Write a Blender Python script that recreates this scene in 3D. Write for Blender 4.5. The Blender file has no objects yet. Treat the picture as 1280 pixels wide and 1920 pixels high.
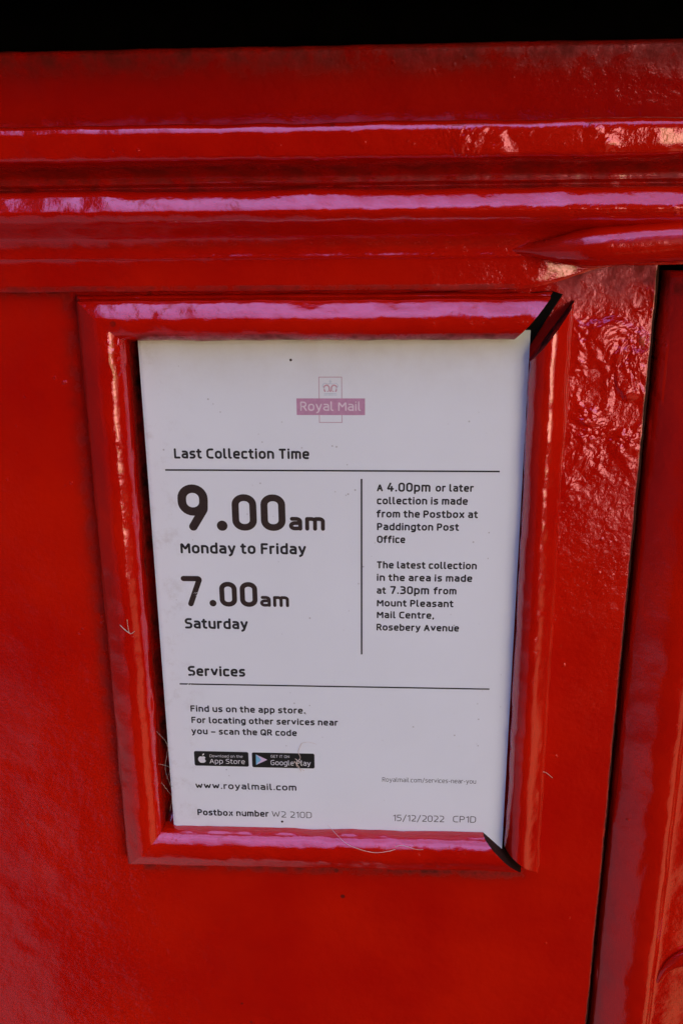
import bpy, bmesh, math, random
from mathutils import Vector, Matrix, noise
random.seed(7)
S = bpy.context.scene
COL = S.collection
MM = 0.001

# ------------------------------------------------------------------ camera
PITCH, YAW, ROLL = math.radians(16.814), math.radians(-2.932), math.radians(-0.443)
def cam_axes(p, y, r):
    f = Vector((math.sin(y)*math.cos(p), math.cos(y)*math.cos(p), -math.sin(p)))
    rt = Vector((math.cos(y), -math.sin(y), 0)); up = rt.cross(f)
    return rt*math.cos(r)+up*math.sin(r), up*math.cos(r)-rt*math.sin(r), f
_r, _u, _f = cam_axes(PITCH, YAW, ROLL)
cd = bpy.data.cameras.new('camera'); cam = bpy.data.objects.new('camera', cd); COL.objects.link(cam)
cd.sensor_fit = 'VERTICAL'; cd.sensor_height = 36; cd.lens = 30.194
cd.clip_start = 0.01; cd.clip_end = 200
cam.matrix_world = Matrix(((_r.x, _u.x, -_f.x, 0), (_r.y, _u.y, -_f.y, -0.324), (_r.z, _u.z, -_f.z, 0), (0, 0, 0, 1)))
S.camera = cam

# ------------------------------------------------------------------ light
SUN_AZ, SUN_EL = math.radians(42), math.radians(13)      # azimuth to the right of the way the box faces (-Y)
W = bpy.data.worlds.new('World'); S.world = W; W.use_nodes = True
wt = W.node_tree; wn = wt.nodes; wl = wt.links; wn.clear()
def wmath(op, a, b=None, c=None, clamp=False):
    n = wn.new('ShaderNodeMath'); n.operation = op; n.use_clamp = clamp
    for i, v in enumerate((a, b, c)):
        if v is None: continue
        if isinstance(v, (int, float)): n.inputs[i].default_value = v
        else: wl.new(v, n.inputs[i])
    return n.outputs[0]
def wstep(v, lo, hi):
    n = wn.new('ShaderNodeMapRange'); n.interpolation_type = 'SMOOTHSTEP'
    wl.new(v, n.inputs[0]); n.inputs[1].default_value = lo; n.inputs[2].default_value = hi
    return n.outputs[0]
def wmix(f, a, b):
    n = wn.new('ShaderNodeMix'); n.data_type = 'RGBA'
    wl.new(f, n.inputs[0])
    for i, v in ((6, a), (7, b)):
        if isinstance(v, tuple): n.inputs[i].default_value = (*v, 1)
        else: wl.new(v, n.inputs[i])
    return n.outputs[2]
tc = wn.new('ShaderNodeTexCoord'); sx = wn.new('ShaderNodeSeparateXYZ'); wl.new(tc.outputs['Generated'], sx.inputs[0])
dx, dy, dz = sx.outputs
DEG = 180/math.pi
az = wmath('MULTIPLY', wmath('ARCTAN2', dx, wmath('MULTIPLY', dy, -1)), DEG)      # 0 = straight out of the box, + = right
el = wmath('MULTIPLY', wmath('ARCSINE', dz), DEG)
nz = wn.new('ShaderNodeTexNoise'); nz.inputs['Scale'].default_value = 7; nz.inputs['Detail'].default_value = 4
wl.new(tc.outputs['Generated'], nz.inputs['Vector'])
wob = wmath('MULTIPLY', wmath('SUBTRACT', nz.outputs[0], 0.5), 10)
elw = wmath('ADD', el, wob); azw = wmath('ADD', az, wob)
sky = wn.new('ShaderNodeTexSky'); sky.sky_type = 'NISHITA'; sky.sun_disc = False
sky.sun_elevation = SUN_EL; sky.sun_rotation = math.pi - SUN_AZ; sky.dust_density = 2.0; sky.ozone_density = 2.0
# thin bright cloud over the blue
cl = wn.new('ShaderNodeTexNoise'); cl.inputs['Scale'].default_value = 2.2; cl.inputs['Detail'].default_value = 5
wl.new(tc.outputs['Generated'], cl.inputs['Vector'])
SKYC = wmix(wstep(cl.outputs[0], 0.15, 0.75), sky.outputs[0], (15.3, 18.3, 34.5))
# what stands round the box in the street: dark fronts ahead, a pale open stretch left, a sunlit front right
street = wmix(wstep(azw, -22, -38), (0.06, 0.055, 0.055), (0.35, 0.32, 0.36))
street = wmix(wmath('MULTIPLY', wstep(wmath('ADD', az, wmath('MULTIPLY', wob, 0.35)), -24.5, -29), wstep(elw, -22, -34)), street, (1.75, 1.45, 1.55))
street = wmix(wmath('MULTIPLY', wmath('MULTIPLY', wstep(azw, 26, 32), wstep(azw, 75, 60)), wmath('MULTIPLY', wstep(elw, -18, -24), wstep(elw, -58, -48))), street, (7.0, 3.4, 1.3))
wel = wmath('MULTIPLY', wstep(elw, -15, -12), wstep(elw, 9, 6))
street = wmix(wmath('MULTIPLY', wmath('MULTIPLY', wstep(azw, 19, 21), wstep(azw, 52, 44)), wel), street, (15.0, 10.5, 5.0))
street = wmix(wmath('MULTIPLY', wmath('MULTIPLY', wstep(azw, 19, 21), wstep(azw, 36, 33)), wel), street, (66.0, 52.0, 27.0))
skyf = wmath('MULTIPLY', wstep(wmath('SUBTRACT', elw, wmath('MULTIPLY', wstep(azw, 2, 10), 20)), 19, 23), wstep(wmath('ADD', dx, wmath('MULTIPLY', wob, 0.004)), -0.36, -0.26))
env = wmix(skyf, street, SKYC)
bg = wn.new('ShaderNodeBackground'); bg.inputs[1].default_value = 0.1
out = wn.new('ShaderNodeOutputWorld'); wl.new(env, bg.inputs[0]); wl.new(bg.outputs[0], out.inputs[0])

sd = bpy.data.lights.new('sun', 'SUN'); sun = bpy.data.objects.new('sun', sd); COL.objects.link(sun)
sd.energy = 0.5; sd.angle = math.radians(24); sd.color = (1.0, 0.95, 0.88)
_s = Vector((math.sin(SUN_AZ)*math.cos(SUN_EL), -math.cos(SUN_AZ)*math.cos(SUN_EL), math.sin(SUN_EL)))
sun.rotation_euler = _s.to_track_quat('Z', 'Y').to_euler(); sun.location = (1, -2, 1.5)

S.view_settings.view_transform = 'Standard'; S.view_settings.look = 'None'
S.view_settings.exposure = 0.30; S.view_settings.gamma = 1; S.view_settings.use_curve_mapping = False
S.render.engine = 'CYCLES'; S.cycles.max_bounces = 6

# ------------------------------------------------------------------ materials
class NT:
    def __init__(s, name):
        s.m = bpy.data.materials.new(name); s.m.use_nodes = True
        s.t = s.m.node_tree; s.n = s.t.nodes; s.l = s.t.links
        s.b = s.n['Principled BSDF']
        s.co = s.n.new('ShaderNodeTexCoord').outputs['Object']
    def put(s, v, sock):
        if isinstance(v, (int, float)): sock.default_value = v
        elif isinstance(v, tuple): sock.default_value = (*v, 1) if len(v) == 3 and sock.type == 'RGBA' else v
        else: s.l.new(v, sock)
    def math(s, op, a, b=None, clamp=False):
        n = s.n.new('ShaderNodeMath'); n.operation = op; n.use_clamp = clamp
        s.put(a, n.inputs[0])
        if b is not None: s.put(b, n.inputs[1])
        return n.outputs[0]
    def noise(s, scale, detail=3, rough=0.5, stretch=None, off=0.0, dist=0.0):
        n = s.n.new('ShaderNodeTexNoise'); n.inputs['Scale'].default_value = scale
        n.inputs['Detail'].default_value = detail; n.inputs['Roughness'].default_value = rough; n.inputs['Distortion'].default_value = dist
        mp = s.n.new('ShaderNodeMapping'); s.l.new(s.co, mp.inputs[0]); mp.inputs['Location'].default_value = (off, off*.7, off*.3)
        if stretch: mp.inputs['Scale'].default_value = stretch
        s.l.new(mp.outputs[0], n.inputs['Vector']); return n.outputs[0]
    def voro(s, scale, rnd=1.0, feature='F1', off=0.0):
        n = s.n.new('ShaderNodeTexVoronoi'); n.inputs['Scale'].default_value = scale; n.feature = feature
        mp = s.n.new('ShaderNodeMapping'); s.l.new(s.co, mp.inputs[0]); mp.inputs['Location'].default_value = (off, off, off)
        s.l.new(mp.outputs[0], n.inputs['Vector']); return n.outputs[0]
    def step(s, v, lo, hi, a=0.0, b=1.0):
        n = s.n.new('ShaderNodeMapRange'); n.interpolation_type = 'SMOOTHSTEP'; s.put(v, n.inputs[0])
        for i, q in zip((1, 2, 3, 4), (lo, hi, a, b)): n.inputs[i].default_value = q
        return n.outputs[0]
    def mix(s, f, a, b):
        n = s.n.new('ShaderNodeMix'); n.data_type = 'RGBA'; s.put(f, n.inputs[0]); s.put(a, n.inputs[6]); s.put(b, n.inputs[7]); return n.outputs[2]
    def attr(s, name):
        n = s.n.new('ShaderNodeAttribute'); n.attribute_name = name; return n.outputs['Fac']
    def bump(s, h, dist, strength=1.0, nrm=None):
        n = s.n.new('ShaderNodeBump'); n.inputs['Strength'].default_value = strength; n.inputs['Distance'].default_value = dist
        s.l.new(h, n.inputs['Height'])
        if nrm is not None: s.l.new(nrm, n.inputs['Normal'])
        return n.outputs[0]

def red_paint():
    k = NT('red_gloss_paint')
    big = k.noise(14, 4, .6); fine = k.noise(420, 3, .6); mid = k.noise(110, 4, .6, off=.3)
    col = k.mix(k.step(big, .3, .7), (0.48, 0.0040, 0.0005), (0.58, 0.0085, 0.0005))
    # worn, chalky patches and pin-head chips
    chip = k.math('MULTIPLY', k.step(k.voro(62, off=.11), .085, .05), k.step(k.noise(23, 2, off=.9), .56, .64))
    col = k.mix(k.math('MULTIPLY', chip, .8), col, (0.05, 0.012, 0.010))
    # dirt in the grooves, plus shade painted into slit and crevices
    g = k.math('MULTIPLY', k.attr('grime_shade'), k.step(k.noise(120, 6, .72, off=.5), .25, .72))
    g = k.math('ADD', g, k.math('MAXIMUM', k.math('SUBTRACT', k.attr('grime_shade'), 1.2), 0.0), clamp=True)
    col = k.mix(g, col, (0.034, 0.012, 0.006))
    k.put(col, k.b.inputs['Base Color'])
    ro = k.step(k.noise(30, 5, .65, off=.2), .3, .75, .07, .17)
    ro = k.math('ADD', ro, k.math('MULTIPLY', g, .75), clamp=True)
    k.put(k.math('MULTIPLY', k.math('SUBTRACT', 1.0, g), .55), k.b.inputs['Coat Weight'])
    k.put(k.math('SUBTRACT', .9, k.math('MULTIPLY', g, .75)), k.b.inputs['Specular IOR Level'])
    k.put(ro, k.b.inputs['Roughness'])
    k.b.inputs['Coat Roughness'].default_value = .05
    k.b.inputs['Specular Tint'].default_value = (1.0, 0.45, 0.80, 1)
    n = k.bump(k.noise(75, 3, .5, off=.7), .0009, .35)
    n = k.bump(mid, .00045, .75, n)
    n = k.bump(fine, .00012, .5, n)
    n = k.bump(k.noise(270, 4, .62, off=.61), .00024, .75, n)
    pit = k.math('MULTIPLY', k.step(k.voro(330, off=.7), .22, .05), k.step(k.noise(55, 3, off=.27), .54, .66))
    n = k.bump(pit, .0004, -.7, n)
    pim = k.math('MULTIPLY', k.step(k.voro(190, off=.4), .20, .0), k.step(k.noise(40, 2, off=1.9), .60, .70))
    n = k.bump(pim, .0005, .6, n)
    # thick wrinkled brushed-on paint
    wr = k.math('ADD', k.step(k.noise(40, 4, .58, off=.8, dist=.5), .46, .64), k.math('MULTIPLY', k.step(k.noise(120, 3, .55, off=.33, dist=.3), .52, .72), .20))
    wr = k.math('MULTIPLY', k.attr('wrinkle'), k.math('MULTIPLY', wr, k.step(k.noise(34, 3, .6, off=.15), .40, .60)))
    n = k.bump(wr, .0013, .9, n)
    k.put(n, k.b.inputs['Normal'])
    return k.m
def simple(name, col, rough=.5, spec=.5, var=.0, scale=300):
    k = NT(name)
    c = k.mix(k.step(k.noise(scale, 4, .6), .35, .65), tuple(v*(1-var) for v in col), tuple(min(1, v*(1+var)) for v in col))
    k.put(c, k.b.inputs['Base Color']); k.b.inputs['Roughness'].default_value = rough; k.b.inputs['Specular IOR Level'].default_value = spec
    return k.m
def paper():
    k = NT('printed_paper')
    c = k.mix(k.step(k.noise(9, 4, .6), .3, .7), (0.77, 0.79, 0.85), (0.735, 0.755, 0.81))
    sp = k.n.new('ShaderNodeSeparateXYZ'); k.l.new(k.co, sp.inputs[0])
    # brown dust settled along the top edge, specks all over
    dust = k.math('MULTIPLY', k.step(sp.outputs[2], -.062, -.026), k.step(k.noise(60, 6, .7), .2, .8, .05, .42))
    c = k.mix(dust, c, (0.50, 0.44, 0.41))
    spk = k.math('MULTIPLY', k.step(k.voro(210, off=.2), .10, .05), k.step(k.noise(33, 3, off=.4), .50, .62))
    c = k.mix(k.math('MULTIPLY', spk, .5), c, (0.22, 0.18, 0.16))
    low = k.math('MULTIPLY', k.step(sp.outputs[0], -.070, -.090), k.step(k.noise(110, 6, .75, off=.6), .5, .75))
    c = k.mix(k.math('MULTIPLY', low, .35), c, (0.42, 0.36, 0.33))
    k.put(c, k.b.inputs['Base Color']); k.b.inputs['Roughness'].default_value = .62; k.b.inputs['Specular IOR Level'].default_value = .3
    n = k.bump(k.noise(18, 2, .4), .0018, .25); n = k.bump(k.noise(900, 3, .6), .00006, .4, n); k.put(n, k.b.inputs['Normal'])
    return k.m
RED = red_paint()
PAPER = paper()
def ink(name, col, var=.15): return simple(name, col, .55, .3, var, 500)
INK = ink('black_ink', (0.020, 0.019, 0.023)); BROWN = ink('brown_black_ink', (0.034, 0.020, 0.019)); GREY = ink('grey_ink', (0.085, 0.082, 0.09))
PINK = ink('faded_pink_ink', (0.50, 0.25, 0.39), .06); PALEPINK = ink('pale_pink_lettering', (0.72, 0.60, 0.67), .05)
LINEPINK = ink('faded_pink_line', (0.50, 0.33, 0.41), .05); CROWNRED = ink('faded_red_ink', (0.55, 0.30, 0.36), .08); CROWNBLUE = ink('faded_blue_ink', (0.56, 0.60, 0.68), .06)
BADGE = simple('badge_black', (0.012, 0.012, 0.013), .5, .35, .2); WHITE = ink('badge_white', (0.72, 0.71, 0.74), .04)
CYAN = ink('play_cyan', (0.20, 0.50, 0.72), .05); ROSE = ink('play_rose', (0.66, 0.50, 0.68), .05)
DARK = simple('inside_shade', (0.006, 0.005, 0.005), .9, .05, .3, 60)  # near-black colour stands for the shade in openings and gaps
IRON = simple('black_base_paint', (0.02, 0.02, 0.02), .35, .5, .3, 80)
STRAW = simple('dry_fibre', (0.52, 0.40, 0.31), .6, .3, .3, 2000); WEB = simple('pale_cobweb', (0.62, 0.50, 0.45), .7, .2, .2, 2000)
DIRT = simple('dirt_speck', (0.05, 0.032, 0.025), .9, .1, .4, 2000)

# ------------------------------------------------------------------ helpers
def empty(name, loc, label=None, cat=None):
    o = bpy.data.objects.new(name, None); COL.objects.link(o); o.location = loc; o.empty_display_size = .02
    if label: o['label'] = label; o['category'] = cat
    return o
def build(name, verts, faces, m, parent=None, smooth=True, attrs=None, label=None):
    me = bpy.data.meshes.new(name); me.from_pydata([tuple(v) for v in verts], [], faces)
    if smooth:
        for p in me.polygons: p.use_smooth = True
    bm = bmesh.new(); bm.from_mesh(me); bmesh.ops.recalc_face_normals(bm, faces=bm.faces); bm.to_mesh(me); bm.free()
    for k, vals in (attrs or {}).items():
        a = me.attributes.new(k, 'FLOAT', 'POINT'); a.data.foreach_set('value', vals)
    me.materials.append(m); me.update()
    o = bpy.data.objects.new(name, me); COL.objects.link(o)
    if parent:
        o.parent = parent; o.matrix_parent_inverse = Matrix.Translation(-parent_world(parent))
    if label: o['label'] = label
    return o
def parent_world(p):
    v = Vector(p.location)
    while p.parent: p = p.parent; v = Vector((0, 0, 0)) if p is None else v
    return v
def grid(rows):                                   # rows of equal length -> verts, faces
    n = len(rows[0]); vs = [v for r in rows for v in r]; fs = []
    for i in range(len(rows)-1):
        for j in range(n-1):
            a = i*n+j; fs.append((a, a+1, a+n+1, a+n))
    return vs, fs
def smoothstep(a, b, x):
    t = max(0, min(1, (x-a)/(b-a))); return t*t*(3-2*t)
def wob3(p, amp=1.0):                              # hand-painted unevenness, in mm
    q = Vector(p)
    return amp*(0.34*noise.noise(q/26) + 0.24*noise.noise(q/9+Vector((7, 3, 1))) + 0.11*noise.noise(q/3.6+Vector((1, 9, 4))))
def displaced(rows, amp=1.0, fn=wob3):             # rows in mm; push along grid normals
    R, N = len(rows), len(rows[0]); outr = []
    for i in range(R):
        o = []
        for j in range(N):
            a = Vector(rows[min(i+1, R-1)][j])-Vector(rows[max(i-1, 0)][j]); b = Vector(rows[i][min(j+1, N-1)])-Vector(rows[i][max(j-1, 0)])
            n = a.cross(b)
            n = n.normalized() if n.length > 1e-9 else Vector((0, -1, 0))
            if n.y > .3: n = -n
            o.append(Vector(rows[i][j])+n*fn(rows[i][j], amp))
        outr.append(o)
    return outr
def mm(rows): return [[Vector(v)*MM for v in r] for r in rows]
def lin(a, b, step):
    n = max(1, int(math.ceil(abs(b-a)/step))); return [a+(b-a)*i/n for i in range(n+1)]
def catmull(pts, per=5):
    out = []; n = len(pts)
    for i in range(n-1):
        p0, p1, p2, p3 = (Vector(pts[max(0, min(n-1, k))]) for k in (i-1, i, i+1, i+2))
        for s in range(per):
            t = s/per
            out.append(0.5*((2*p1)+(-p0+p2)*t+(2*p0-5*p1+4*p2-p3)*t*t+(-p0+3*p1-3*p2+p3)*t**3))
    out.append(Vector(pts[-1])); return out

# ------------------------------------------------------------------ pillar box
GROUND = -1150; TOPZ = 150
BOX = empty('pillar_box', (0.22, 0.15, GROUND*MM), 'red cast iron pillar box with glossy hand-painted mouldings and a framed collection notice', 'pillar box')

def grime_shade_at(p):
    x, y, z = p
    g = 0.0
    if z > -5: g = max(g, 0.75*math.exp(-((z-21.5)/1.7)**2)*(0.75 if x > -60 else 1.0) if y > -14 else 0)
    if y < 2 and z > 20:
        g = max(g, 2.5*smoothstep(39.2, 40.1, z)*smoothstep(-21.2, -19.5, y))          # dust on the ledge, added to dull its sky reflection
        g = max(g, 0.60*smoothstep(22.6, 23.4, z)*(1-smoothstep(27.8, 29.2, z))*smoothstep(-20, -15, y))  # soot, with the shade under the ledge nose painted in
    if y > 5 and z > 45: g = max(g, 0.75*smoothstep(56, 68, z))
    if y < 0 and 1 < z < 6: g = max(g, .30*math.exp(-((z-3.2)/1.5)**2))  # shade of the cove put into the colour
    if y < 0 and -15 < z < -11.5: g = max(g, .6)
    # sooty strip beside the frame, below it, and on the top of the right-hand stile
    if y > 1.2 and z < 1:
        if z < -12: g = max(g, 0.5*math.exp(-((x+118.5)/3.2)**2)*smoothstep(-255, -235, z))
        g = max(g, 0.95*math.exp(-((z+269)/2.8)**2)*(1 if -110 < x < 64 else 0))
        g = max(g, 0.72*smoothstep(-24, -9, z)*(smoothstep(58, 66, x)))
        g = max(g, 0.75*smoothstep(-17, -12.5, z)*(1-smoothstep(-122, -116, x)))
        g = max(g, 2.0*math.exp(-((x-98.4)/.7)**2))  # darkens the door-gap edge in colour to hide its bright glint
        if -91 > x > -99 and -248 < z < -30: g = 1.0  # shade of the deep slit beside the card, painted in
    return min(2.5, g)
def attrs_for(rows):
    fl = [v for r in rows for v in r]
    wr = []
    for v in fl:
        x, y, z = v
        a = smoothstep(68, 71, x)*(1-smoothstep(98, 110, x))*smoothstep(-100, -66, z)*(1-smoothstep(-15, -9, z))*(1 if y > 0 else 0)
        # a little on the nose of the ledge and the inner crest of the left bead
        a = max(a, .6*smoothstep(-70, 0, x)*smoothstep(-19, -21, y)*smoothstep(27, 29, z)*(1-smoothstep(38.5, 39.5, z)))
        a = max(a, .7*math.exp(-((x+100)/3.5)**2)*smoothstep(-110, -60, z)*(1 if z < -31 and y < -4 else 0))
        wr.append(a)
    return {'grime_shade': [grime_shade_at(v) for v in fl], 'wrinkle': wr}
def red_part(name, rows, parent=BOX, amp=1.0, extra=None, label=None, fn=wob3):
    d = displaced(rows, amp, fn); vs, fs = grid(mm(d)); at = attrs_for(rows)
    if extra:
        ev, ef = extra; b = len(vs); vs += [Vector(v)*MM for v in ev]; fs += [tuple(i+b for i in f) for f in ef]
        for k in at: at[k] += [0.0]*len(ev)
    return build(name, vs, fs, RED, parent, True, at, label)

# --- body: the flat front with the notice, rounded ends, the returns round the door opening
GAPX = 98.6
zs = [GROUND+60]+lin(-700, -400, 60)+lin(-395, -5, 2.0)+[10, 38]
def body_fn(p, amp):
    q = Vector(p); return amp*(0.55*noise.noise(q/60)+0.22*noise.noise(q/20)+0.09*noise.noise(q/7+Vector((3, 1, 2))))
xs_l = lin(-192, GAPX-3, 2.0)+[GAPX-2.2, GAPX-1.6, GAPX-1.1]
row_profile = []
for a in range(90, 0, -9): row_profile.append((-192-130*math.sin(math.radians(a)), 3+130*(1-math.cos(math.radians(a)))))
plan = [(-322, 330)]+[(-322, 240)]+row_profile+[(x, 3.0) for x in xs_l]+[(GAPX-.7, 3.02), (GAPX-.3, 3.2), (GAPX-.08, 3.6), (GAPX, 4.4), (GAPX, 6), (GAPX, 14), (GAPX, 30)]
def edge_jit(x, z):
    return (0.35*noise.noise(Vector((z/11, 5, 0)))+.18*noise.noise(Vector((z/3.2, 9, 0)))) if x > GAPX-3 else 0
def slit(x, z): return 9*smoothstep(-100.5, -97.5, x)*(1-smoothstep(-88, -84, x))*smoothstep(-252, -246, z)*(1-smoothstep(-31, -26, z))
rows = [[(x+edge_jit(x, z), y+slit(x, z), z) for x, y in plan] for z in zs]
body = red_part('body', rows, BOX, 1.0, fn=body_fn)
vs, fs = grid(mm([[(x, y, z) for x, y in plan if x <= -192] for z in (38, 70, 110, TOPZ)]))
build('body_shoulder', vs, fs, RED, BOX, True, {'grime_shade': [0.0]*len(vs), 'wrinkle': [0.0]*len(vs)})
# right and back of the body, beyond the door
plan2 = [(352, 30), (352, 4), (354, 3)]+[(x, 3.0) for x in lin(360, 632, 40)]+[(632+130*math.sin(math.radians(a)), 3+130*(1-math.cos(math.radians(a)))) for a in range(9, 91, 9)]+[(762, 240), (762, 330), (-322, 330)]
vs, fs = grid(mm([[(x, y, z) for x, y in plan2] for z in (GROUND+60, -600, -200, TOPZ)]))
build('body_shell', vs, fs, RED, BOX, True, {'grime_shade': [0.0]*len(vs), 'wrinkle': [0.0]*len(vs)})
# near-black sheet standing in for the shade inside the door gap
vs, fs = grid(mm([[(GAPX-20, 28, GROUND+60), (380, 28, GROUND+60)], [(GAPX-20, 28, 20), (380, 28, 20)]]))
build('door_gap_shade', vs, fs, DARK, BOX, False)

# --- plinth and cap (out of the picture)
def loft(name, prof, m, cx=220, ax=545, ay=168, n=72):
    rows = []
    for off, z in prof:
        r = []
        for i in range(n+1):
            t = 2*math.pi*i/n; c, s = math.cos(t), math.sin(t)
            px = cx+math.copysign(abs(c)**.55, c)*(ax+off); py = 166+math.copysign(abs(s)**.55, s)*(ay+off)
            r.append((px, py, z))
        rows.append(r)
    vs, fs = grid(mm(rows)); k = len(vs); return build(name, vs, fs, m, BOX, True, {'grime_shade': [0.0]*k, 'wrinkle': [0.0]*k})
loft('plinth', [(-60, GROUND), (22, GROUND), (22, GROUND+110), (12, GROUND+125), (4, GROUND+140), (-40, GROUND+140)], IRON)
loft('cap', [(-30, 150), (14, 152), (34, 160), (46, 176), (46, 196), (34, 206), (10, 216), (-60, 236), (-165, 246)], RED)

# --- posting slot: the apron below it, dark inside, hood above
apr = [(18, 39), (17.6, 42), (16.6, 46), (14.2, 54), (11.9, 62), (10.5, 66.6), (10.4, 68.4), (11.4, 69.5), (13.5, 69.9), (18, 70.0), (30, 69.6)]
apr = catmull([(0, y, z) for y, z in apr], 5)
XW0, XW1 = -192, 352
xs_m = lin(XW0, -135, 8)+lin(-133, 140, 1.6)+lin(148, XW1, 12)
red_part('slot_apron', [[(x, p.y, p.z) for p in apr] for x in xs_m], BOX, .8)
def boxmesh(x0, x1, y0, y1, z0, z1):
    v = [(x, y, z) for x in (x0, x1) for y in (y0, y1) for z in (z0, z1)]
    return v, [(0, 1, 3, 2), (4, 6, 7, 5), (0, 4, 5, 1), (2, 3, 7, 6), (0, 2, 6, 4), (1, 5, 7, 3)]
v, f = boxmesh(XW0, XW1, 29.5, 120, 40, 118)
f = [q for q in f if q != (0, 4, 5, 1)]
build('posting_slot', [Vector(q)*MM for q in v], f, DARK, BOX, False)
hood = catmull([(0, y, z) for y, z in [(31, 110), (2, 100), (-24, 88), (-30, 79), (-34, 77), (-36.4, 78), (-37, 84), (-34, 104), (-28, 122), (-12, 138), (3, 150)]], 4)
red_part('slot_hood', [[(x, p.y, p.z) for p in hood] for x in lin(XW0, XW1, 8)], BOX, .8)

# --- mouldings under the slot: ledge, groove, half-round bead, cove, flat fillet
MP = [(3.0, -13.2), (-3.2, -13.2), (-4.2, -12.6), (-4.6, -10), (-5.0, -6), (-5.6, -2.6), (-6.4, -1.6), (-6.3, 0.2), (-6.6, 2.6), (-8.2, 5.2), (-11.6, 7.3),
      (-15.4, 9.0), (-18.2, 10.6), (-19.8, 12.6), (-19.9, 14.1), (-19.1, 15.9), (-18.1, 17.7), (-17.0, 19.2), (-15.2, 20.3), (-12.0, 20.8), (-8.0, 21.2), (-6.4, 22.0), (-7.4, 22.6), (-8.2, 23.2), (-8.2, 24.2), (-8.8, 25.6), (-11.6, 27.2),
      (-16.4, 28.2), (-20.0, 29.0), (-22.2, 30.0), (-22.9, 31.8), (-23.4, 34.6), (-23.7, 37.0), (-23.5, 38.4), (-22.8, 39.5), (-21.4, 40.3), (-19.4, 40.7), (-14.0, 40.6), (-8, 40.4), (4, 40.2), (15, 40.4)]
rows = []
for x in xs_m:
    t = smoothstep(46, 86, x)
    r = []
    for y, z in catmull([(0, a, b) for a, b in MP], 4) and [(p.y, p.z) for p in catmull([(0, a, b) for a, b in MP], 4)]:
        if z < 0:
            z2 = z+t*(0.62*(0-z)); y2 = y+t*(0.22*(3-y))
        else: z2, y2 = z, y
        r.append((x, y2, z2))
    rows.append(r)
red_part('moulding', rows, BOX, 1.25)
# swelling bead over the door, growing out of the cove
def tube(path, radii, nseg=24, flat=1.0, wobble=0.0, half=False):
    rows = []
    P = [Vector(p) for p in path]
    for i, p in enumerate(P):
        d = (P[min(i+1, len(P)-1)]-P[max(i-1, 0)]).normalized()
        up = Vector((0, 1, 0)); a = d.cross(up)
        a = a.normalized() if a.length > 1e-6 else Vector((1, 0, 0)); b = d.cross(a).normalized()
        r = []
        for j in range(nseg+1):
            t = 2*math.pi*j/nseg
            r.append(p+a*math.cos(t)*radii[i]+b*math.sin(t)*radii[i]*flat)
        rows.append(r)
    return rows
lp = catmull([(44, -5, .4), (54, -7.5, .4), (64, -9.0, .8), (78, -10, 1.6), (98, -10.5, 2.9), (130, -10.5, 4.0), (200, -10.5, 4.6), (352, -10.5, 4.6)], 10)
lr = [0.3+6.6*smoothstep(38, 74, p.x)+.8*smoothstep(84, 140, p.x) for p in lp]
red_part('door_drip_moulding', tube(lp, lr, 30, 1.35), BOX, 1.0)

# --- notice frame: left, top and bottom beads in one casting, mitred; the right bead is a separate strip
BP = [(0.0, 0.0), (0.0, 3.0), (0.004, 5.6), (0.05, 7.9), (0.13, 9.7), (0.24, 11.0), (0.37, 11.6), (0.49, 11.5), (0.58, 11.0), (0.72, 9.75), (0.855, 8.3), (0.895, 6.9), (0.912, 4.8), (0.925, 3.6), (0.95, 3.3), (0.985, 2.7), (1.0, 1.4), (1.012, -0.4)]
def bead(a_in, a_out, b_in, b_out, step=1.5, h=1.0):
    prof = catmull([(u, hh*h, 0) for u, hh in BP], 4)
    L = (Vector(b_in)-Vector(a_in)).length; n = int(L/step); rows = []
    for i in range(n+1):
        s = i/n; r = []
        for p in prof:
            A = Vector(a_in).lerp(Vector(a_out), p.x); B = Vector(b_in).lerp(Vector(b_out), p.x); q = A.lerp(B, s)
            r.append((q.x, 3-p.y, q.y))
        rows.append(r)
    return rows
def bead_part(name, segs, parent, label=None):
    vs, fs, gr, wr = [], [], [], []
    for seg in segs:
        rows = bead(*seg); d = displaced(rows, 1.35); at = attrs_for(rows)
        # soot along the inner lip of the top bead
        for i, v in enumerate([v for r in rows for v in r]):
            if -33.5 < v[2] < -28 and -92 < v[0] < 50: at['grime_shade'][i] = max(at['grime_shade'][i], 0.8*smoothstep(-8.6, -6.2, v[1]))
        v2, f2 = grid(mm(d)); b = len(vs)
        m = len(rows[0]); e = len(v2); v2 = v2+[v.copy() for v in v2[:m]]+[v.copy() for v in v2[-m:]]     # darkened cut ends
        f2 = f2+[tuple(range(e, e+m)), tuple(range(e+2*m-1, e+m-1, -1))]
        at['grime_shade'] += [1.3]*m+[2.5]*m; at['wrinkle'] += [0]*2*m
        vs += v2; fs += [tuple(i+b for i in f) for f in f2]; gr += at['grime_shade']; wr += at['wrinkle']
    o = build(name, vs, fs, RED, parent, True, {'grime_shade': gr, 'wrinkle': wr}, label)
    me = o.data
    for p in me.polygons:
        if len(p.vertices) > 4: p.use_smooth = False
    bm = bmesh.new(); bm.from_mesh(me)
    for f in bm.faces:
        if len(f.verts) > 4:
            for e in f.edges: e.smooth = False
    bm.to_mesh(me); bm.free()
    return o
TL_i, TL_o = (-96.6, -31.0), (-115.0, -14.6); BL_i, BL_o = (-97.2, -245.6), (-115.6, -265.5)
TR_i, TR_o = (46.9, -31.0), (60.6, -14.3); BR_i, BR_o = (44.6, -245.0), (63.4, -263.4)
frame = bead_part('notice_frame', [(TL_i, TL_o, BL_i, BL_o), (TL_i, TL_o, TR_i, TR_o), (BL_i, BL_o, BR_i, BR_o)], BOX)
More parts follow.
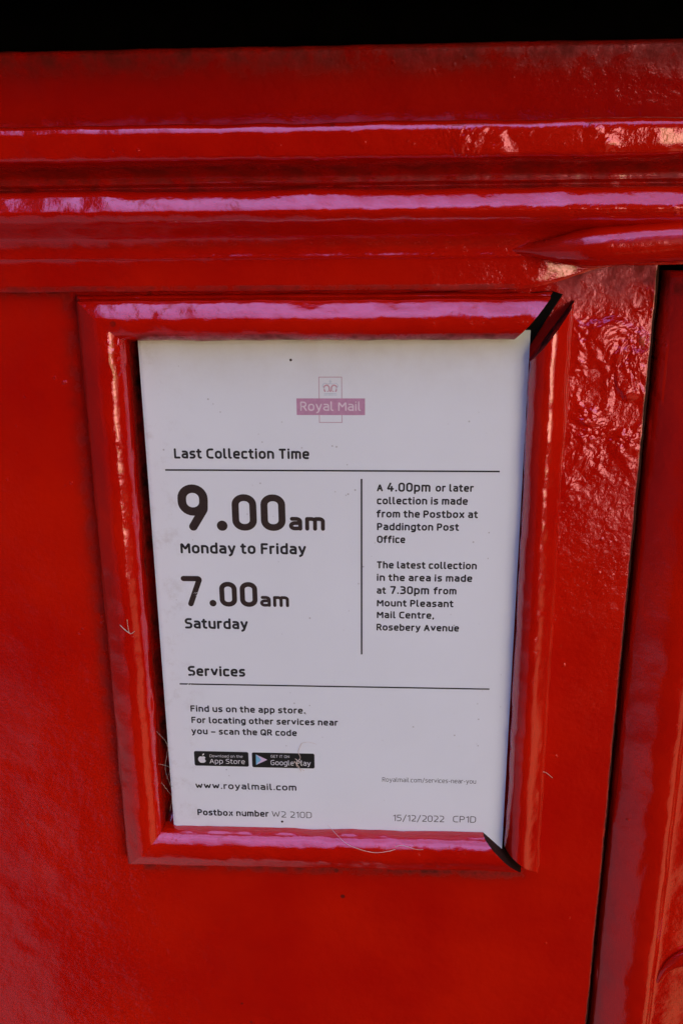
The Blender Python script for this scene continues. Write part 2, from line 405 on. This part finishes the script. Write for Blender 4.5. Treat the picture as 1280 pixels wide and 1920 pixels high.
strip = bead_part('frame_strip', [((53.3, -39), (68.2, -17.5), (54.2, -250), (70.2, -262.5))], BOX, 'right strip of the frame, cut free of the mitred corners')

def shade_block(pts):  # near-black block on the body paints shade into an open mitre gap
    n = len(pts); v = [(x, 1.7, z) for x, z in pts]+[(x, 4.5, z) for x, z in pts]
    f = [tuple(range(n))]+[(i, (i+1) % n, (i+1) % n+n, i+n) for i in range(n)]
    build('gap_shade_block', [Vector(q)*MM for q in v], f, DARK, BOX, False)
shade_block([(40, -30), (53, -14.5), (60.4, -13.9), (64.5, -15.2), (58, -26), (50, -40)])
shade_block([(42, -243), (53.5, -244), (67.5, -259.6), (64.5, -264.2), (60, -263)])

# --- door
DP = [(100.4, 26), (100.4, 8), (100.5, 5), (101.2, 2.4), (103, 0.2), (106.5, -2.6), (111, -5.2), (115.5, -6.9), (119.5, -7.5), (122.2, -7.1), (123.8, -5.6), (124.8, -4.6), (126.4, -4.3), (130, -4.2)]
dp = [(p.x, p.y) for p in catmull([(a, b, 0) for a, b in DP], 4)]+[(x, -4.2+(x-130)*.06) for x in lin(133, 175, 3)]+[(x, -1.5) for x in lin(180, 300, 6)]+[(325, -2.2), (331, -7.4), (338, -6.5), (348, 0), (350.4, 6), (350.4, 26)]
zd = [GROUND+150]+lin(-720, -420, 50)+lin(-400, -7.6, 2.2)
rows = [[(x, y, z) for x, y in dp] for z in zd]+[[(x, max(y, 2), -7.0) for x, y in dp]]
door = red_part('door', rows, BOX, 1.15)
sc = catmull([(126.6, -4.2, -320), (128.6, -4.6, -313), (132.5, -5.0, -307.5), (139, -5.2, -304.2), (149, -5.2, -304.5), (160, -5.2, -311), (164, -5.2, -322), (158, -5.0, -333), (148, -5, -334), (144, -5, -326), (149, -4.6, -321)], 6)
sr = [1.0+3.6*smoothstep(0, 22, i)*(1-.6*smoothstep(40, 60, i)) for i in range(len(sc))]
so = red_part('relief_scroll', tube(sc, sr, 16, .7), door, .6)

# ------------------------------------------------------------------ notice card
CARD = empty('notice_card', (-0.0195, 0.0, -0.262), 'white printed collection times card slotted behind the red bead frame', 'notice card')
def sheet(name, x0, x1, z0, z1, y, thick, m, parent, bulge=0.0):
    xs, zz = lin(x0, x1, 4), lin(z0, z1, 4)
    def yy(x, z):
        return y+0.0
    rows = [[(x, yy(x, z), z) for x in xs] for z in zz]
    vs, fs = grid(mm(rows)); n = len(xs); nv = len(vs)
    vs2 = [v+Vector((0, thick*MM, 0)) for v in vs]; fs2 = [tuple(i+nv for i in reversed(f)) for f in fs]
    ring = list(range(n))+[i*n+n-1 for i in range(1, len(zz))]+[len(vs)-2-i for i in range(n-1)]+[i*n for i in range(len(zz)-2, 0, -1)]
    side = [(ring[i], ring[(i+1) % len(ring)], ring[(i+1) % len(ring)]+nv, ring[i]+nv) for i in range(len(ring))]
    return build(name, vs+vs2, fs+fs2+side, m, parent, False)
sheet('front_sheet', -92.0, 53.3, -262, -27.8, 0.0, .22, PAPER, CARD)
sheet('rear_sheet', -92.9, 52.6, -262, -28.2, 0.5, .5, PAPER, CARD)

# stroke lettering: every glyph is a few centre-line strokes with round ends
XH = 7.3
def _o(w, h, r): return [('c', [(w, 0), (w, h), (0, h), (0, 0)], r)]
G = {
 'a': (4.5, [('o', [(.5, XH), (4.5, XH), (4.5, 0)], 2.0), ('o', [(4.5, 4.2), (0, 4.2), (0, 0), (4.5, 0.3)], 2.05)]),
 'b': (4.7, [('o', [(0, 10.4), (0, 0)], 1), ('o', [(0, XH), (4.7, XH), (4.7, 0), (0, 0)], 2.35)]),
 'c': (4.0, [('o', [(4.0, XH-.2), (3.2, XH), (0, XH), (0, 0), (3.2, 0), (4.0, .2)], 2.35)]),
 'd': (4.7, [('o', [(4.7, 10.4), (4.7, 0)], 1), ('o', [(4.7, XH), (0, XH), (0, 0), (4.7, 0)], 2.35)]),
 'e': (4.6, [('o', [(0, 3.7), (4.6, 3.7, .3), (4.6, XH), (0, XH), (0, 0), (4.2, 0)], 2.35)]),
 'f': (3.0, [('o', [(3.2, 10.4), (.8, 10.4), (.8, 0)], 1.9), ('o', [(-.6, XH), (2.8, XH)], 1)]),
 'g': (4.7, [('o', [(4.7, XH), (0, XH), (0, 0), (4.7, 0)], 2.35), ('o', [(4.7, XH), (4.7, -3), (.5, -3)], 2.35)]),
 'h': (4.7, [('o', [(0, 10.4), (0, 0)], 1), ('o', [(0, XH), (4.7, XH), (4.7, 0)], 2.35)]),
 'i': (0.3, [('o', [(0.1, XH), (.1, 0)], 1), ('o', [(.1, 10.1), (.1, 10.25)], 1)]),
 'l': (1.5, [('o', [(0, 10.4), (0, 0), (1.5, 0)], 1.4)]),
 'm': (7.6, [('o', [(0, XH), (0, 0)], 1), ('o', [(0, XH), (3.8, XH), (3.8, 0)], 1.8), ('o', [(3.8, XH-.6), (3.8, XH), (7.6, XH), (7.6, 0)], 1.8)]),
 'n': (4.7, [('o', [(0, XH), (0, 0)], 1), ('o', [(0, XH), (4.7, XH), (4.7, 0)], 2.35)]),
 'o': (4.9, _o(4.9, XH, 2.45)),
 'p': (4.7, [('o', [(0, XH), (0, -3)], 1), ('o', [(0, XH), (4.7, XH), (4.7, 0), (0, 0)], 2.35)]),
 'r': (2.6, [('o', [(0, XH), (0, 0)], 1), ('o', [(0, 4.6), (0, XH), (2.7, XH)], 2.0)]),
 's': (3.9, [('o', [(3.7, XH), (0, XH), (0, 3.75), (3.9, 3.75), (3.9, 0), (0, 0)], 1.9)]),
 't': (2.7, [('o', [(.8, 9.5), (.8, 0), (2.9, 0)], 1.7), ('o', [(-.6, XH), (2.7, XH)], 1)]),
 'u': (4.7, [('o', [(0, XH), (0, 0), (4.7, 0)], 2.35), ('o', [(4.7, XH), (4.7, 0)], 1)]),
 'v': (4.8, [('o', [(0, XH), (2.4, 0), (4.8, XH)], .5)]),
 'w': (7.2, [('o', [(0, XH), (1.8, 0), (3.6, XH-.4), (5.4, 0), (7.2, XH)], .4)]),
 'x': (4.6, [('o', [(0, XH), (4.6, 0)], 1), ('o', [(4.6, XH), (0, 0)], 1)]),
 'y': (4.8, [('o', [(0, XH), (2.4, .2)], 1), ('o', [(4.8, XH), (2.0, -1.8), (.5, -3)], 1.2)]),
 'A': (6.0, [('o', [(0, 0), (3.0, 10), (6, 0)], .4), ('o', [(1.1, 3.1), (4.9, 3.1)], 1)]),
 'C': (5.0, [('o', [(5.0, 10), (0, 10), (0, 0), (5.0, 0)], 2.9)]),
 'D': (5.6, [('c', [(0, 5), (0, 0, .3), (5.6, 0), (5.6, 10), (0, 10, .3)], 2.9)]),
 'E': (4.5, [('o', [(4.5, 10), (0, 10), (0, 0), (4.5, 0)], .3), ('o', [(0, 5.2), (4, 5.2)], 1)]),
 'F': (4.3, [('o', [(4.4, 10), (0, 10), (0, 0)], .3), ('o', [(0, 5.2), (3.9, 5.2)], 1)]),
 'G': (5.6, [('o', [(5.3, 10), (0, 10), (0, 0), (5.6, 0), (5.6, 4.8, .3), (3.2, 4.8)], 2.9)]),
 'I': (0.2, [('o', [(.1, 10), (.1, 0)], 1)]),
 'L': (4.0, [('o', [(0, 10), (0, 0), (4.1, 0)], .3)]),
 'M': (6.8, [('o', [(0, 0), (0, 10), (3.4, 4.2), (6.8, 10), (6.8, 0)], .35)]),
 'N': (5.6, [('o', [(0, 0), (0, 10), (5.6, 0), (5.6, 10)], .35)]),
 'O': (6.0, _o(6.0, 10, 2.9)),
 'P': (4.9, [('o', [(0, 0), (0, 10, .3), (4.9, 10), (4.9, 4.4), (0, 4.4)], 2.4)]),
 'Q': (6.0, _o(6.0, 10, 2.9)+[('o', [(3.6, 2.6), (6.2, -.5)], 1)]),
 'R': (5.0, [('o', [(0, 0), (0, 10, .3), (4.8, 10), (4.8, 4.6), (0, 4.6)], 2.4), ('o', [(2.6, 4.6), (5.1, 0)], 1)]),
 'S': (4.8, [('o', [(4.6, 10), (0, 10), (0, 5.2), (4.9, 5.2), (4.9, 0), (0, 0)], 2.3)]),
 'T': (5.0, [('o', [(0, 10), (5, 10)], 1), ('o', [(2.5, 10), (2.5, 0)], 1)]),
 'W': (8.6, [('o', [(0, 10), (2.1, 0), (4.3, 9.4), (6.5, 0), (8.6, 10)], .4)]),
 '0': (5.0, _o(5.0, 10, 2.4)),
 '1': (2.2, [('o', [(0, 8.3), (2.2, 10), (2.2, 0)], .2)]),
 '2': (4.8, [('o', [(.2, 10), (4.7, 10), (4.7, 5.4), (0, 0, .3), (5, 0)], 2.35)]),
 '3': (4.8, [('o', [(.2, 10), (4.6, 10), (4.6, 5.3), (1.4, 5.3)], 2.35), ('o', [(1.4, 5.3), (4.9, 5.3), (4.9, 0), (0, 0)], 2.4)]),
 '4': (5.4, [('o', [(2.7, 10), (0, 2.7, .4), (5.4, 2.7)], 1), ('o', [(3.9, 5.6), (3.9, 0)], 1)]),
 '5': (4.8, [('o', [(4.5, 10), (.4, 10, .3), (.2, 5.8, .3), (4.8, 5.8), (4.8, 0), (0, 0)], 2.3)]),
 '7': (4.9, [('o', [(0, 10), (4.9, 10, .5), (1.8, 0)], .5)]),
 '9': (5.2, [('c', [(5.2, 4.0), (5.2, 10), (0, 10), (0, 4.0)], 2.6), ('o', [(5.2, 7), (5.1, 4.6), (2.4, 0)], 1.4)]),
 '.': (0.2, [('o', [(.1, .15), (.1, .3)], 1)]),
 ',': (0.4, [('o', [(.3, .2), (-.1, -1.4)], 1)]),
 '/': (3.8, [('o', [(0, -1.4), (3.8, 10.6)], 1)]),
 '-': (2.6, [('o', [(0, 3.7), (2.6, 3.7)], 1)]),
 '\u2013': (4.6, [('o', [(0, 3.7), (4.6, 3.7)], 1)]),
}
def rounded(pts, r, closed):
    P = [(Vector((p[0], p[1])), p[2] if len(p) > 2 else r) for p in pts]; n = len(P); out = []
    for i, (p, rr) in enumerate(P):
        if not closed and i in (0, n-1): out.append(p); continue
        a = P[(i-1) % n][0]; b = P[(i+1) % n][0]; u, v = (a-p), (b-p)
        lu, lv = u.length, v.length; u, v = u/lu, v/lv
        half = math.acos(max(-1, min(1, u.dot(v))))/2
        if half > 1.55: out.append(p); continue
        la = lu if (not closed and i-1 == 0) else lu/2; lb = lv if (not closed and i+1 == n-1) else lv/2
        t = min(rr/math.tan(half), la*.999, lb*.999); R = t*math.tan(half)
        c = p+(u+v).normalized()*(R/math.sin(half)); s0 = p+u*t-c; s1 = p+v*t-c
        a0 = math.atan2(s0.y, s0.x); da = math.atan2(s1.y, s1.x)-a0
        da = (da+math.pi) % (2*math.pi)-math.pi
        k = max(3, int(abs(da)/.22))
        out += [c+Vector((math.cos(a0+da*j/k), math.sin(a0+da*j/k)))*R for j in range(k+1)]
    q = [out[0]]
    for p in out[1:]:
        if (p-q[-1]).length > 1e-4: q.append(p)
    if closed and (q[0]-q[-1]).length < 1e-4: q.pop()
    return q
def strokes(text, weight, gap=None, space=3.4):
    x = 0; out = []; gap = (1.3 + weight) if gap is None else gap; prev = None
    for ch in text:
        if ch == ' ': x += space; continue
        w, ss = G[ch]
        for kind, pts, r in ss: out.append((kind == 'c', [(p[0]+x, *p[1:]) for p in pts], r))
        x += w+gap
    return out, x-gap
def stroke_mesh(polys, hw, sx, sz, ox, oz, y, fy):
    # polys in glyph units -> ribbons in mm; hw = half width in mm
    vs, fs = [], []
    for k, (closed, pts, r) in enumerate(polys):
        P = [Vector((ox+p.x*sx, oz+fy(p.y)*sz)) for p in rounded(pts, r, closed)]
        n = len(P); yk = y-0.0025*(k % 9); b = len(vs); L, Rr = [], []
        for i in range(n):
            if closed: d0, d1 = P[i]-P[i-1], P[(i+1) % n]-P[i]
            else: d0 = P[i]-P[i-1] if i else P[1]-P[0]; d1 = P[i+1]-P[i] if i < n-1 else d0
            d0 = d0.normalized(); d1 = d1.normalized(); m = (d0+d1)
            m = m.normalized() if m.length > 1e-6 else d0
            nn = Vector((-m.y, m.x)); s = hw/max(.45, nn.dot(Vector((-d0.y, d0.x))))
            L.append(P[i]+nn*s); Rr.append(P[i]-nn*s)
        if not closed:
            cap = []
            for p, d in ((P[-1], (P[-1]-P[-2]).normalized()), (P[0], (P[0]-P[1]).normalized())):
                a = math.atan2(d.y, d.x); cap.append([p+Vector((math.cos(a+t), math.sin(a+t)))*hw for t in [math.pi/2-math.pi*j/8 for j in range(9)]])
        for a, c in zip(L, Rr): vs += [(a.x, yk, a.y), (c.x, yk, c.y)]
        m = n if closed else n-1
        for i in range(m):
            i2 = (i+1) % n; fs.append((b+2*i, b+2*i2, b+2*i2+1, b+2*i+1))
        if not closed:
            for c in cap:
                b2 = len(vs); vs += [(q.x, yk, q.y) for q in c]; fs.append(tuple(range(b2, b2+len(c))))
    return vs, fs
def text(name, s, x0, x1, base, cap, weight, m, parent, xheight=False, y=-0.03, gap=None, space=3.4):
    """printed line: ink from x0 to x1 (mm), standing on base, capitals (or x-height) of the given height"""
    H = XH if xheight else 10.0
    hw = weight/10*cap/2 if not xheight else weight/10*cap*10/XH/2
    sz = (cap-2*hw)/H
    st, w = strokes(s, weight, gap, space)
    sx = (x1-x0-2*hw)/max(w, .01)
    if s in '.': sx = sz
    vs, fs = stroke_mesh(st, hw, sx, sz, x0+hw, base+hw, y, lambda v: v)
    return build(name, [Vector(v)*MM for v in vs], fs, m, parent, False)
def flatpoly(name, pts, y, m, parent):
    return build(name, [Vector((a, y, b))*MM for a, b in pts], [tuple(range(len(pts)))], m, parent, False)
def rect(name, x0, x1, z0, z1, y, m, parent, r=0):
    if r:
        pts = []
        for cx, cz, a0 in ((x1-r, z1-r, 0), (x0+r, z1-r, 90), (x0+r, z0+r, 180), (x1-r, z0+r, 270)):
            pts += [(cx+r*math.cos(math.radians(a0+a)), cz+r*math.sin(math.radians(a0+a))) for a in range(0, 91, 15)]
    else: pts = [(x0, z0), (x1, z0), (x1, z1), (x0, z1)]
    return flatpoly(name, pts, y, m, parent)

B = 2.05
text('heading_text', 'Last Collection Time', -81.8, -28.9, -76.7, 4.15, B, INK, CARD)
rect('rule_line', -85.7, 44.5, -81.6, -80.95, -.03, INK, CARD)
tm = empty('time_text', (-0.05, 0, -0.106)); tm.parent = CARD; tm.matrix_parent_inverse = Matrix.Translation(-CARD.location)
def join_text(name, items, m, parent):
    vs, fs = [], []
    for s, x0, x1, base, cap, weight, xh in items:
        H = XH if xh else 10.0
        hw = weight/10*cap/2*(10/XH if xh else 1); sz = (cap-2*hw)/H
        st, w = strokes(s, weight); sx = (x1-x0-2*hw)/max(w, .01)
        if s == '.':
            c = ((x0+x1)/2, base+cap/2); R = (x1-x0)/2
            b = len(vs); vs += [(c[0]+R*math.cos(t*math.pi/12), -.03, c[1]+R*math.sin(t*math.pi/12)) for t in range(24)]; fs.append(tuple(range(b, b+24))); continue
        v2, f2 = stroke_mesh(st, hw, sx, sz, x0+hw, base+hw, -.03, lambda v: v)
        b = len(vs); vs += v2; fs += [tuple(i+b for i in f) for f in f2]
    return build(name, [Vector(v)*MM for v in vs], fs, m, parent, False)
bpy.data.objects.remove(tm)
join_text('time_text', [('9', -81.6, -69.5, -106.3, 19.2, 1.80, 0), ('.', -66.4, -62.1, -106.2, 4.2, 1, 0), ('00', -60.1, -38.8, -106.1, 15.1, 1.86, 0), ('am', -37.5, -23.2, -105.9, 5.7, 2.05, 1)], BROWN, CARD)
text('day_text', 'Monday to Friday', -81.7, -30.9, -116.0, 4.7, B, INK, CARD)
join_text('time_text', [('7', -82.4, -73.5, -139.1, 13.4, 1.72, 0), ('.', -71.1, -68.2, -139.0, 2.9, 1, 0), ('00', -66.8, -51.2, -139.0, 10.9, 1.9, 0), ('am', -50.2, -38.3, -138.9, 4.8, 2.0, 1)], BROWN, CARD)
text('day_text', 'Saturday', -81.9, -55.6, -149.1, 4.75, B, INK, CARD)
rect('rule_line', -9.05, -8.35, -159.7, -84.5, -.03, INK, CARD)
C3 = 3.08
def para(items): return join_text('paragraph_text', [(s, a, b, z, c, w, 0) for s, a, b, z, c, w in items], INK, CARD)
BB = 2.1
para([('A', -2.7, -0.4, -89.5, C3, BB), ('4.00pm', 1.2, 18.1, -89.6, 3.7, 1.95), ('or later', 20.1, 34.8, -89.5, C3, BB),
      ('collection is made', -2.7, 32.7, -94.8, C3, BB), ('from the Postbox at', -2.7, 36.8, -100.2, C3, BB), ('Paddington Post', -2.6, 29.6, -105.5, C3, BB), ('Office', -2.6, 8.6, -110.8, C3, BB)])
para([('The latest collection', -2.6, 37.2, -121.6, C3, BB), ('in the area is made', -2.6, 35.6, -127.0, C3, BB), ('at', -2.6, 1.1, -132.6, C3, BB), ('7.30pm', 2.8, 18.5, -132.6, 3.5, 2.0),
      ('from', 20.4, 29.5, -132.5, C3, BB), ('Mount Pleasant', -2.5, 28.4, -138.1, C3, BB), ('Mail Centre,', -2.5, 20.8, -143.3, C3, BB), ('Rosebery Avenue', -2.6, 31.0, -148.8, C3, BB)])
text('heading_text', 'Services', -81.9, -57.6, -170.9, 4.7, B, INK, CARD)
rect('rule_line', -85.8, 44.5, -175.05, -174.4, -.03, INK, CARD)
para([('Find us on the app store.', -81.9, -32.6, -187.9, C3, BB), ('For locating other services near', -81.8, -18.8, -193.4, C3, BB), ('you \u2013 scan the QR code', -82.1, -36.5, -198.8, C3, BB)])
text('web_address', 'www.royalmail.com', -81.9, -37.3, -226.0, 3.25, 1.95, INK, CARD)
text('postbox_number_text', 'Postbox number', -81.8, -49.9, -239.8, 3.25, BB, INK, CARD)
text('postbox_number_text', 'W2 210D', -48.5, -30.8, -239.9, 3.2, 1.15, GREY, CARD)
text('web_address', 'Royalmail.com/services-near-you', 0.2, 40.6, -220.4, 2.25, 1.1, GREY, CARD)
text('date_text', '15/12/2022', 5.1, 27.4, -240.3, 3.3, 1.15, GREY, CARD)
text('form_code_text', 'CP1D', 31.3, 41.3, -240.2, 3.3, 1.15, GREY, CARD)

def sub(name, loc):
    o = bpy.data.objects.new(name, None); COL.objects.link(o); o.empty_display_size = .005
    o.parent = CARD; o.location = Vector(loc)*MM-CARD.location; return o
def reparent(o, p, world):
    o.parent = p; o.matrix_parent_inverse = Matrix.Translation(-Vector(world)*MM); return o
# worn flecks where the print has been scratched through to the paper
def scuffs(spots):
    rnd = random.Random(3)
    for cx, cz, rx, rz, n, ang in spots:
        v, f = [], []
        for _ in range(n):
            x, z = cx+rnd.uniform(-rx, rx), cz+rnd.uniform(-rz, rz); a = math.radians(ang+rnd.uniform(-35, 35)); L = rnd.uniform(.35, 1.1); w = rnd.uniform(.05, .13)
            d = Vector((math.cos(a), math.sin(a))); p = Vector((-d.y, d.x)); c = Vector((x, z)); b = len(v); yy = -.10-.001*(b % 7)
            for q in (c-d*L, c+p*w, c+d*L, c-p*w): v.append((q.x, yy, q.y))
            f.append((b, b+1, b+2, b+3))
        build('worn_fleck', [Vector(q)*MM for q in v], f, PAPER, CARD, False)
scuffs([(-66.5, -238.6, 1.6, 1.3, 13, 80), (-62.5, -238.8, 1.2, 1.0, 7, 60), (-82.5, -174.8, 1.5, .3, 4, 50), (-76.5, -133.0, 1.0, 1.2, 3, 20), (-35.3, -211.2, .9, 1.6, 8, 100), (-80.8, -171.5, .6, 1.0, 3, 30)])
# logo: upright outline, pink bar with pale lettering, little crown
lw = (-20.4, 0, -62.4); LOGO = sub('postal_logo', lw)
fr = join_text('x', [], LINEPINK, None) if False else None
def outline(name, x0, x1, z0, z1, t, y, m):
    v = [(x0, z0), (x1, z0), (x1, z1), (x0, z1), (x0+t, z0+t), (x1-t, z0+t), (x1-t, z1-t), (x0+t, z1-t)]
    return build(name, [Vector((a, y, b))*MM for a, b in v], [(0, 1, 5, 4), (1, 2, 6, 5), (2, 3, 7, 6), (3, 0, 4, 7)], m, None, False)
reparent(outline('logo_outline', -24.9, -16.0, -62.4, -44.8, .3, -.02, LINEPINK), LOGO, lw)
reparent(rect('logo_bar', -33.4, -7.35, -59.4, -53.0, -.03, PINK, None), LOGO, lw)
reparent(text('logo_lettering', 'Royal Mail', -32.0, -8.9, -57.8, 3.6, 1.45, PALEPINK, None, y=-.05, gap=2.6), LOGO, lw)
vs, fs = [], []
def add(v2, f2):
    b = len(vs); vs.extend(v2); fs.extend(tuple(i+b for i in f) for f in f2)
cx0 = -20.45
add(*stroke_mesh([(False, [(-2.2, 0), (-2.5, 1.6), (-1.3, 2.3), (-.45, 1.5), (-.35, 0)], .8), (False, [(2.2, 0), (2.5, 1.6), (1.3, 2.3), (.45, 1.5), (.35, 0)], .8)], .26, 1, 1, cx0, -50.1, -.03, lambda v: v))
for i in range(5):
    c = (cx0-2.0+i, -50.3); b = len(vs); vs += [(c[0]+.26*math.cos(t*math.pi/5), -.045, c[1]+.26*math.sin(t*math.pi/5)) for t in range(10)]; fs.append(tuple(range(b, b+10)))
reparent(build('crown', [Vector(v)*MM for v in vs], fs, CROWNRED, None, False), LOGO, lw)
vs, fs = [], []
add(*stroke_mesh([(False, [(-2.3, 0), (2.3, 0)], 1), (False, [(-2.2, .55), (2.2, .55)], 1), (False, [(-2.3, 2.3), (-3.1, 3.6), (-2.2, 4.5), (-.4, 4.0), (-.1, 4.6)], .7), (False, [(2.3, 2.3), (3.1, 3.6), (2.2, 4.5), (.4, 4.0), (.1, 4.6)], .7), (False, [(0, 4.6), (0, 5.6)], 1), (False, [(-.4, 5.2), (.4, 5.2)], 1)], .17, 1, 1, cx0, -51.7, -.03, lambda v: v))
reparent(build('crown_band', [Vector(v)*MM for v in vs], fs, CROWNBLUE, None, False), LOGO, lw)
# app badges
aw = (-69.7, 0, -214.4); AB = sub('app_badge', aw)
reparent(rect('badge_plate', -81.6, -57.8, -214.4, -207.1, -.03, BADGE, None, .8), AB, aw)
reparent(text('badge_lettering', 'Download on the', -74.8, -60.4, -210.0, 1.3, 1.1, WHITE, None, y=-.05), AB, aw)
reparent(text('badge_lettering', 'App Store', -74.9, -59.5, -213.1, 2.4, 1.2, WHITE, None, y=-.05), AB, aw)
def apple(cx, cz, s):
    pts = []
    for i in range(40):
        t = 2*math.pi*i/40; r = 1.0+.10*math.cos(2*t)-.0
        x = math.sin(t)*(1.0+.06*math.cos(t)); z = math.cos(t)*1.02
        z -= .20*math.exp(-(x/.35)**2)*(1 if z > 0 else -.5)
        if x > 0:                                  # bite out of the right side
            dxx, dzz = x-1.12, z-.12; d = math.hypot(dxx, dzz)
            if d < .5: x, z = 1.12+dxx/d*.5, .12+dzz/d*.5
        pts.append((cx+x*s, cz+z*s))
    return pts
ap = apple(-78.15, -211.25, 1.75)
leaf = [(-78.1, -209.25), (-77.95, -208.75), (-77.5, -208.3), (-77.15, -208.2), (-77.2, -208.7), (-77.6, -209.15)]
k = len(ap)
reparent(build('fruit_symbol', [Vector((a, -.05, b))*MM for a, b in ap+leaf], [tuple(range(k)), tuple(range(k, k+len(leaf)))], WHITE, None, False), AB, aw)
pw = (-42.7, 0, -214.6); PB = sub('app_badge', pw)
reparent(rect('badge_plate', -56.3, -29.1, -214.6, -207.2, -.03, BADGE, None, .8), PB, pw)
reparent(text('badge_lettering', 'GET IT ON', -48.1, -40.0, -209.6, 1.3, 1.2, WHITE, None, y=-.05), PB, pw)
reparent(text('badge_lettering', 'Google Play', -48.2, -30.8, -213.3, 2.5, 1.2, WHITE, None, y=-.05), PB, pw)
reparent(flatpoly('play_symbol', [(-54.55, -208.2), (-52.2, -210.72), (-54.6, -213.35)], -.05, CYAN, None), PB, pw)
reparent(build('play_symbol', [Vector((a, -.05, b))*MM for a, b in [(-54.55, -208.2), (-49.65, -210.72), (-52.2, -210.72), (-54.6, -213.35)]], [(0, 1, 2), (2, 1, 3)], ROSE, None, False), PB, pw)

# ------------------------------------------------------------------ small things caught on the box
def thread(name, paths, m, label, cat, group=None):
    vs, fs = [], []
    for pts, r0, r1 in paths:
        P = catmull(pts, 6); n = len(P)
        rows = tube(P, [r0+(r1-r0)*i/(n-1) for i in range(n)], 6)
        v2, f2 = grid(mm(rows)); b = len(vs); vs += v2; fs += [tuple(i+b for i in f) for f in f2]
    c = sum((Vector(v) for v in vs), Vector())/len(vs)
    o = build(name, [v-c for v in vs], fs, m, None); o.location = c
    o['label'] = label; o['category'] = cat
    if group: o['group'] = group
    return o
thread('dry_fibre', [([(62, -5.6, -208), (64, -6, -210), (67, -2.4, -212), (70.5, 1.2, -215), (73.5, 2.0, -218)], .16, .10)], STRAW, 'pale straw fibre stuck across the right strip of the frame', 'fibre')
thread('dry_fibre', [([(-110, -4.6, -142), (-106, -8.5, -144.5), (-102.5, -9.8, -147)], .10, .22), ([(-102.8, -9.9, -141), (-102.3, -9.9, -147), (-100, -10, -146)], .10, .14)], STRAW, 'forked tan fibre stuck on the left bead of the frame', 'fibre')
thread('cobweb_strand', [([(-23.5, -3, -241), (-16, -10.2, -244), (-10, -10.6, -247), (-3, -9, -250), (3, -9.2, -249), (6, -9, -248)], .09, .13), ([(6, -10, -246), (9, -10.2, -245), (15, -10, -247), (18, -10, -247)], .12, .08)], WEB, 'long pale cobweb thread draped over the bottom bead of the frame', 'cobweb')
thread('cobweb_strand', [([(-34.5, -.3, -202), (-36, -.6, -206), (-35.2, -.6, -209), (-37, -.5, -213), (-33.6, -.4, -215.5)], .13, .10), ([(-37.8, -.5, -211), (-36, -.5, -213.5), (-35, -.5, -215.8)], .2, .1), ([(-37.4, -.5, -209.6), (-35.4, -.5, -211.4)], .18, .22), ([(-34.5, -.3, -202), (-31.5, -.3, -201.4), (-28, -.3, -202.4)], .06, .04)], WEB, 'clump of grey cobweb smeared on the right-hand black badge of the card', 'cobweb')
thread('cobweb_strand', [([(-96.5, -3, -196), (-93.2, .5, -205), (-94.5, -1, -216), (-92.6, .3, -228), (-94, 0, -238)], .045, .03), ([(-96.6, -3, -212), (-92.8, .2, -216), (-94.8, 1, -222)], .045, .03), ([(-96.4, -2, -222), (-92.8, 0, -230)], .045, .03)], WEB, 'fine cobweb in the dark slit left of the card', 'cobweb')
def specks(spots, label):
    for i, (x, z, r, lab) in enumerate(spots):
        rows = [[Vector((rr*r*math.cos(t*math.pi/5)*(1+.25*noise.noise(Vector((t, i, 3)))), -dy*r, rr*r*math.sin(t*math.pi/5))) for t in range(11)] for rr, dy in ((1, 0), (.8, .35), (.4, .55), (.02, .6))]
        vs, fs = grid(mm(rows)); o = build('dirt_speck', vs, fs, DIRT, None); o.location = (x*MM, -.00006, z*MM); o['label'] = lab; o['category'] = 'speck'
specks([(-35.2, -38.5, .5, 'round dark dirt speck near the top of the card, left of the pink logo'), (-44.0, -242.0, .55, 'dark dirt speck at the foot of the card by the bottom bead')], '')
